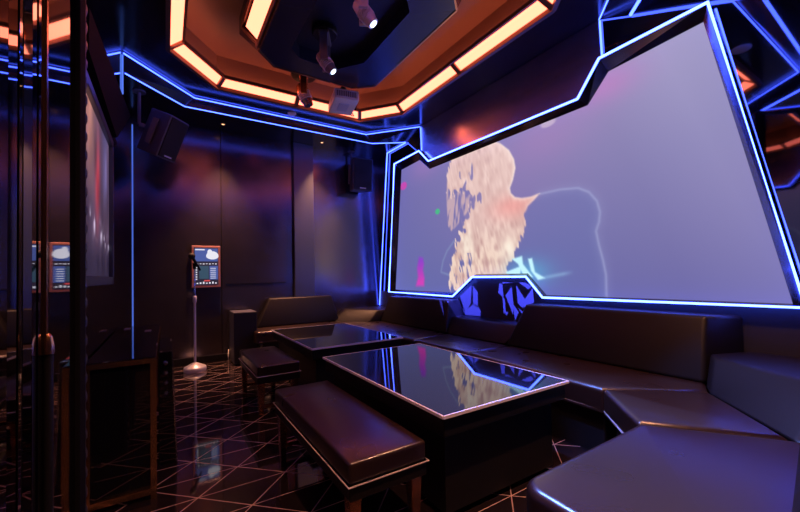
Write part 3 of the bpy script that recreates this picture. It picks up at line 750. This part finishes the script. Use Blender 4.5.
obj('cable', pm(lambda q: tube(q, [(.1, .19, .05), (.16, .26, .03), (.2, .34, .07), (.16, .40, .2)], .006, 6)), M['black_matte'], pj, True)

# small round fittings in the ceiling
def disc(x, y, z, label, m, r=.055, cat='ceiling fitting', name='smoke_detector'):
    t = thing(name, (x, y, z), label, cat)
    b = BM(); lathe(b, [(r, 0), (r, -.008), (r*.8, -.02), (r*.35, -.022)], (x, y, z), 20); obj('cover', b, m, t, True)
    return t
t = disc(1.40, 4.74, ZU, 'small pale round detector on the ceiling just above the upper neon line', M['white_plastic'])
t = disc(1.48, 1.18, ZU, 'pale round ceiling fitting seen mirrored in the black wall right of the screen', M['white_plastic'], .08)
for x, y, lab in ((.644, 5.22, 'tiny orange downlight in the soffit above the touch screen'), (1.986, 5.22, 'tiny orange downlight in the soffit right of the pilaster'),
                  (.644, .50, 'unseen orange downlight added in the near soffit for warm light, above the left'), (1.986, .50, 'unseen orange downlight added for warm light in the near soffit above the nearest sofa seat')):  # near pair is unseen, mirrored from the far pair to add warm light
    t = thing('downlight', (x, y, ZS), lab, 'downlight', 'tiny orange soffit downlights')
    b = BM(); lathe(b, [(.035, 0), (.033, -.006), (.022, -.008)], (x, y, ZS), 16); obj('trim_ring', b, M['black_satin'], t, True)
    b = BM(); lathe(b, [(.018, -.0085), (.014, -.011)], (x, y, ZS), 16); obj('lens', b, M['spark'], t)
    l = bpy.data.lights.new('downlight_beam', 'SPOT'); l.energy = 520 if y > 3 else 210; l.color = (1, .42, .22); l.spot_size = math.radians(62 if y > 3 else 100); l.spot_blend = .9; l.shadow_soft_size = .03
    o = bpy.data.objects.new('downlight_beam', l); C.objects.link(o); o.location = (x, y, ZS-.02)

# ------------------------------------------------------------------ left mirror wall furniture
XM = XL
XP = -.22
b = BM(); box(b, XL, XP, YN, 1.50, 0, ZS); struct('trim_6', b, M['mirror_left'])
tv = thing('wall_display', (XM, 2.65, 1.08), 'dim display on the left mirror wall showing a blurred pink figure', 'screen')
b = BM()
y0, y1, z0, z1 = 2.08, 3.19, 1.075, 2.06
for q in ((y0, y1, z0, z0+.05), (y0, y1, z1-.05, z1), (y0, y0+.04, z0, z1), (y1-.045, y1, z0, z1)): box(b, XM, XM+.035, *q, .004)
obj('frame', b, M['pilaster'], tv)
ny, nz = 90, 80
Yg, Zg = np.meshgrid(np.linspace(y0+.03, y1-.04, ny), np.linspace(z0+.04, z1-.04, nz), indexing='ij')
k1, k2, k3 = vnoise(Yg, Zg, (5, 3)), vnoise(Yg, Zg, (12, 5)), vnoise(Yg, Zg, (22, 22))
cc = np.zeros(Yg.shape+(3,))+np.array((.25, .20, .26))
cc = mixc(cc, (.62, .42, .38), np.exp(-((Yg-2.35)/.25)**2)*np.clip((Zg-1.5)/.3, 0, 1)*(.5+.6*k1))
cc = mixc(cc, (.66, .22, .26), np.exp(-((Yg-2.66-(Zg-1.7)*.1)/.08)**2)*np.exp(-((Zg-1.66)/.22)**2)*.9)
cc = mixc(cc, (.36, .33, .50), np.exp(-((Yg-2.95)/.13)**2)*np.clip((Zg-1.5)/.2, 0, 1)*.8)
cc = mixc(cc, (.75, .70, .80), np.exp(-((Zg-1.42+(Yg-2.4)*.13)/.05)**2)*np.clip((k3-.45)*3, 0, 1)*.7)
cc = mixc(cc, (.12, .11, .16), np.clip((1.36-Zg)/.15, 0, 1)*.8)
cc = np.clip(cc*(.95+.5*k2[..., None]), 0, 1); lc = cc**2.2
me = bpy.data.meshes.new('display')
vv = np.stack([np.full(ny*nz, .012), Yg.ravel()-2.65, Zg.ravel()-1.08], -1); idx = np.arange(ny*nz).reshape(ny, nz)
q = np.stack([idx[:-1, :-1], idx[1:, :-1], idx[1:, 1:], idx[:-1, 1:]], -1).reshape(-1, 4); nq = len(q)
me.vertices.add(ny*nz); me.vertices.foreach_set('co', vv.ravel().astype(np.float32))
me.loops.add(nq*4); me.loops.foreach_set('vertex_index', q.ravel().astype(np.int32))
me.polygons.add(nq); me.polygons.foreach_set('loop_start', np.arange(0, nq*4, 4, dtype=np.int32)); me.update(calc_edges=True)
at = me.color_attributes.new('picture', 'FLOAT_COLOR', 'POINT')
at.data.foreach_set('color', np.concatenate([lc.reshape(-1, 3), np.ones((ny*nz, 1))], 1).ravel().astype(np.float32))
me.materials.append(attr_emit('wall_display_picture', 'picture', 1.0))
dsp = bpy.data.objects.new('display', me); C.objects.link(dsp); dsp.parent = tv

b = BM(); lo = [(2.08, 2.12), (3.22, 2.10), (4.25, 2.62), (4.45, 2.72), (2.10, 2.32)]
hexa(b, [(XM, y, z) for y, z in lo], [(XM+.05, y, z) for y, z in lo])
tag(base_obj('bulkhead', b, M['black_matte']), 'slanting black bulkhead on the mirror wall above the dim display', 'bulkhead')

pt = thing('wall_post', (XP, 1.46, 0), 'upright black post with a faceted edge at the end of the mirrored partition', 'post')
b = BM(); box(b, XP-.002, XP+.012, 1.405, 1.492, 0, ZS-.005, .003); obj('post', b, M['black_matte'], pt)
b = BM(); box(b, XL+.002, XP+.010, 1.501, 1.512, 0, ZS-.005); obj('backing', b, M['black_satin'], pt)
b = BM()
for i in range(52):
    z = i*.059; loft(b, [(XP+.004, 1.494, z), (XP+.004, 1.535, z), (XP+.004, 1.535, z+.056), (XP+.004, 1.494, z+.056)], [(XP+.012, 1.504, z+.02), (XP+.012, 1.525, z+.02), (XP+.012, 1.525, z+.036), (XP+.012, 1.504, z+.036)])
box(b, XP-.006, XP+.005, 1.494, 1.535, 0, 3.07)
obj('faceted_strip', b, M['facet'], pt)

fp = thing('slatted_panel', (XP, .85, 0), 'dark panel of narrow upright mirror slats at the far left edge of the photo', 'wall panel')
b = BM(); box(b, XP, XP+.006, .62, 1.04, 0, ZS-.005); obj('backing', b, M['black_matte'], fp)
for i in range(10):
    y = .63+i*.0405; d = .002*math.sin(i*2.4)
    b = BM(); P4 = [(XP+.006, y), (XP+.006, y+.034), (XP+.009-d, y+.034), (XP+.009+d, y)]
    hexa(b, z_(P4, .002), z_(P4, ZS-.006)); obj('mirror_slat', b, M['mirror_left'], fp)
b = BM(); box(b, XP, XP+.012, 1.042, 1.055, 0, ZS-.005); obj('gold_edge', b, M['copper'], fp)

rp = thing('reflection_post', (XP+.012, 1.05, 0), 'made-up slender black post with a copper cap, standing in for a mirror reflection at left', 'post')  # made-up post in place of an orange arc mirrored in the partition
b = BM(); lathe(b, [(.010, 0), (.010, .95)], (XP+.012, 1.05, 0), 20); obj('body', b, M['black_satin'], rp, True)
b = BM(); lathe(b, [(.012, .95), (.012, .965), (.009, .985), (.004, .992)], (XP+.012, 1.05, 0), 20); obj('cap', b, M['copper'], rp, True)

# black sideboard with gold edges
cx0, cx1, cy0, cy1, ch = XM+.005, -.042, 2.27, 3.88, .71
sb = thing('sideboard', ((cx0+cx1)/2, (cy0+cy1)/2, 0), 'glossy black sideboard with gold edges against the left mirror wall', 'cabinet')
b = BM(); box(b, cx0+.01, cx1-.01, cy0+.01, cy1-.01, .0, ch-.02); obj('body', b, M['black_glass'], sb)
b = BM(); box(b, cx0, cx1, cy0, cy1, ch-.02, ch, .003, 1); obj('top', b, M['black_glass'], sb)
b = BM()
w_ = .026
for x in (cx0+.01, cx1-.01): bar(b, (x, cy0+.008, .0), (x, cy0+.008, ch-.02), (0, 1, 0), w_, w_)
bar(b, (cx0, cy0+.006, ch-.018), (cx1, cy0+.006, ch-.018), (0, 0, 1), w_, .024); bar(b, (cx0, cy0+.006, .04), (cx1, cy0+.006, .04), (0, 0, 1), w_, .03)
bar(b, (cx1-.006, cy0, ch-.014), (cx1-.006, cy1, ch-.014), (0, 0, 1), .014, .02)
bar(b, (cx1-.006, cy1-.01, 0), (cx1-.006, cy1-.01, ch-.02), (0, 1, 0), w_, w_)
obj('gold_trim', b, M['gold'], sb)
b = BM(); box(b, cx0+.05, cx0+.09, cy1-.25, cy1-.15, ch, ch+.004); obj('socket_plate', b, M['grey_plastic'], sb)
b = BM(); box(b, cx1-.09, cx1-.05, cy1-.5, cy1-.4, ch, ch+.004); obj('socket_plate', b, M['grey_plastic'], sb)

sl = thing('slim_cabinet', (.01, 2.9, 0), 'slim black cabinet with a chrome edge beside the gold-edged sideboard', 'cabinet')
b = BM(); loft(b, [(-.036, 2.64, 0), (.058, 2.64, 0), (.058, 3.3, 0), (-.036, 3.3, 0)], [(-.036, 2.66, .665), (.036, 2.66, .665), (.036, 3.3, .665), (-.036, 3.3, .665)], .004, 1); obj('body', b, M['black_glass'], sl)
b = BM(); bar(b, (.056, 2.636, 0), (.034, 2.656, .665), (0, 1, 0), .009, .009); bar(b, (-.03, 2.656, .665), (.034, 2.656, .665), (0, 0, 1), .009, .009); obj('chrome_edge', b, M['chrome'], sl)
for z in (.42, .48, .54, .60): b = BM(); lathe(b, [(.012, 0), (.012, .012), (.006, .016)], (.0, 2.652-(.0), z), 12, Matrix.Rotation(math.pi/2, 4, 'X')); obj('knob', b, M['chrome'], sl, True)

# ------------------------------------------------------------------ world and view
w = bpy.data.worlds.new('world'); SC.world = w; w.use_nodes = True
w.node_tree.nodes['Background'].inputs[0].default_value = (.01, .012, .02, 1)
w.node_tree.nodes['Background'].inputs[1].default_value = .05
vs = SC.view_settings; vs.view_transform = 'Standard'; vs.look = 'None'; vs.gamma = 1; vs.exposure = 0.0; vs.use_curve_mapping = False
SC.cycles.max_bounces = 10; SC.cycles.glossy_bounces = 6; SC.cycles.diffuse_bounces = 4
SC.cycles.sample_clamp_indirect = 6
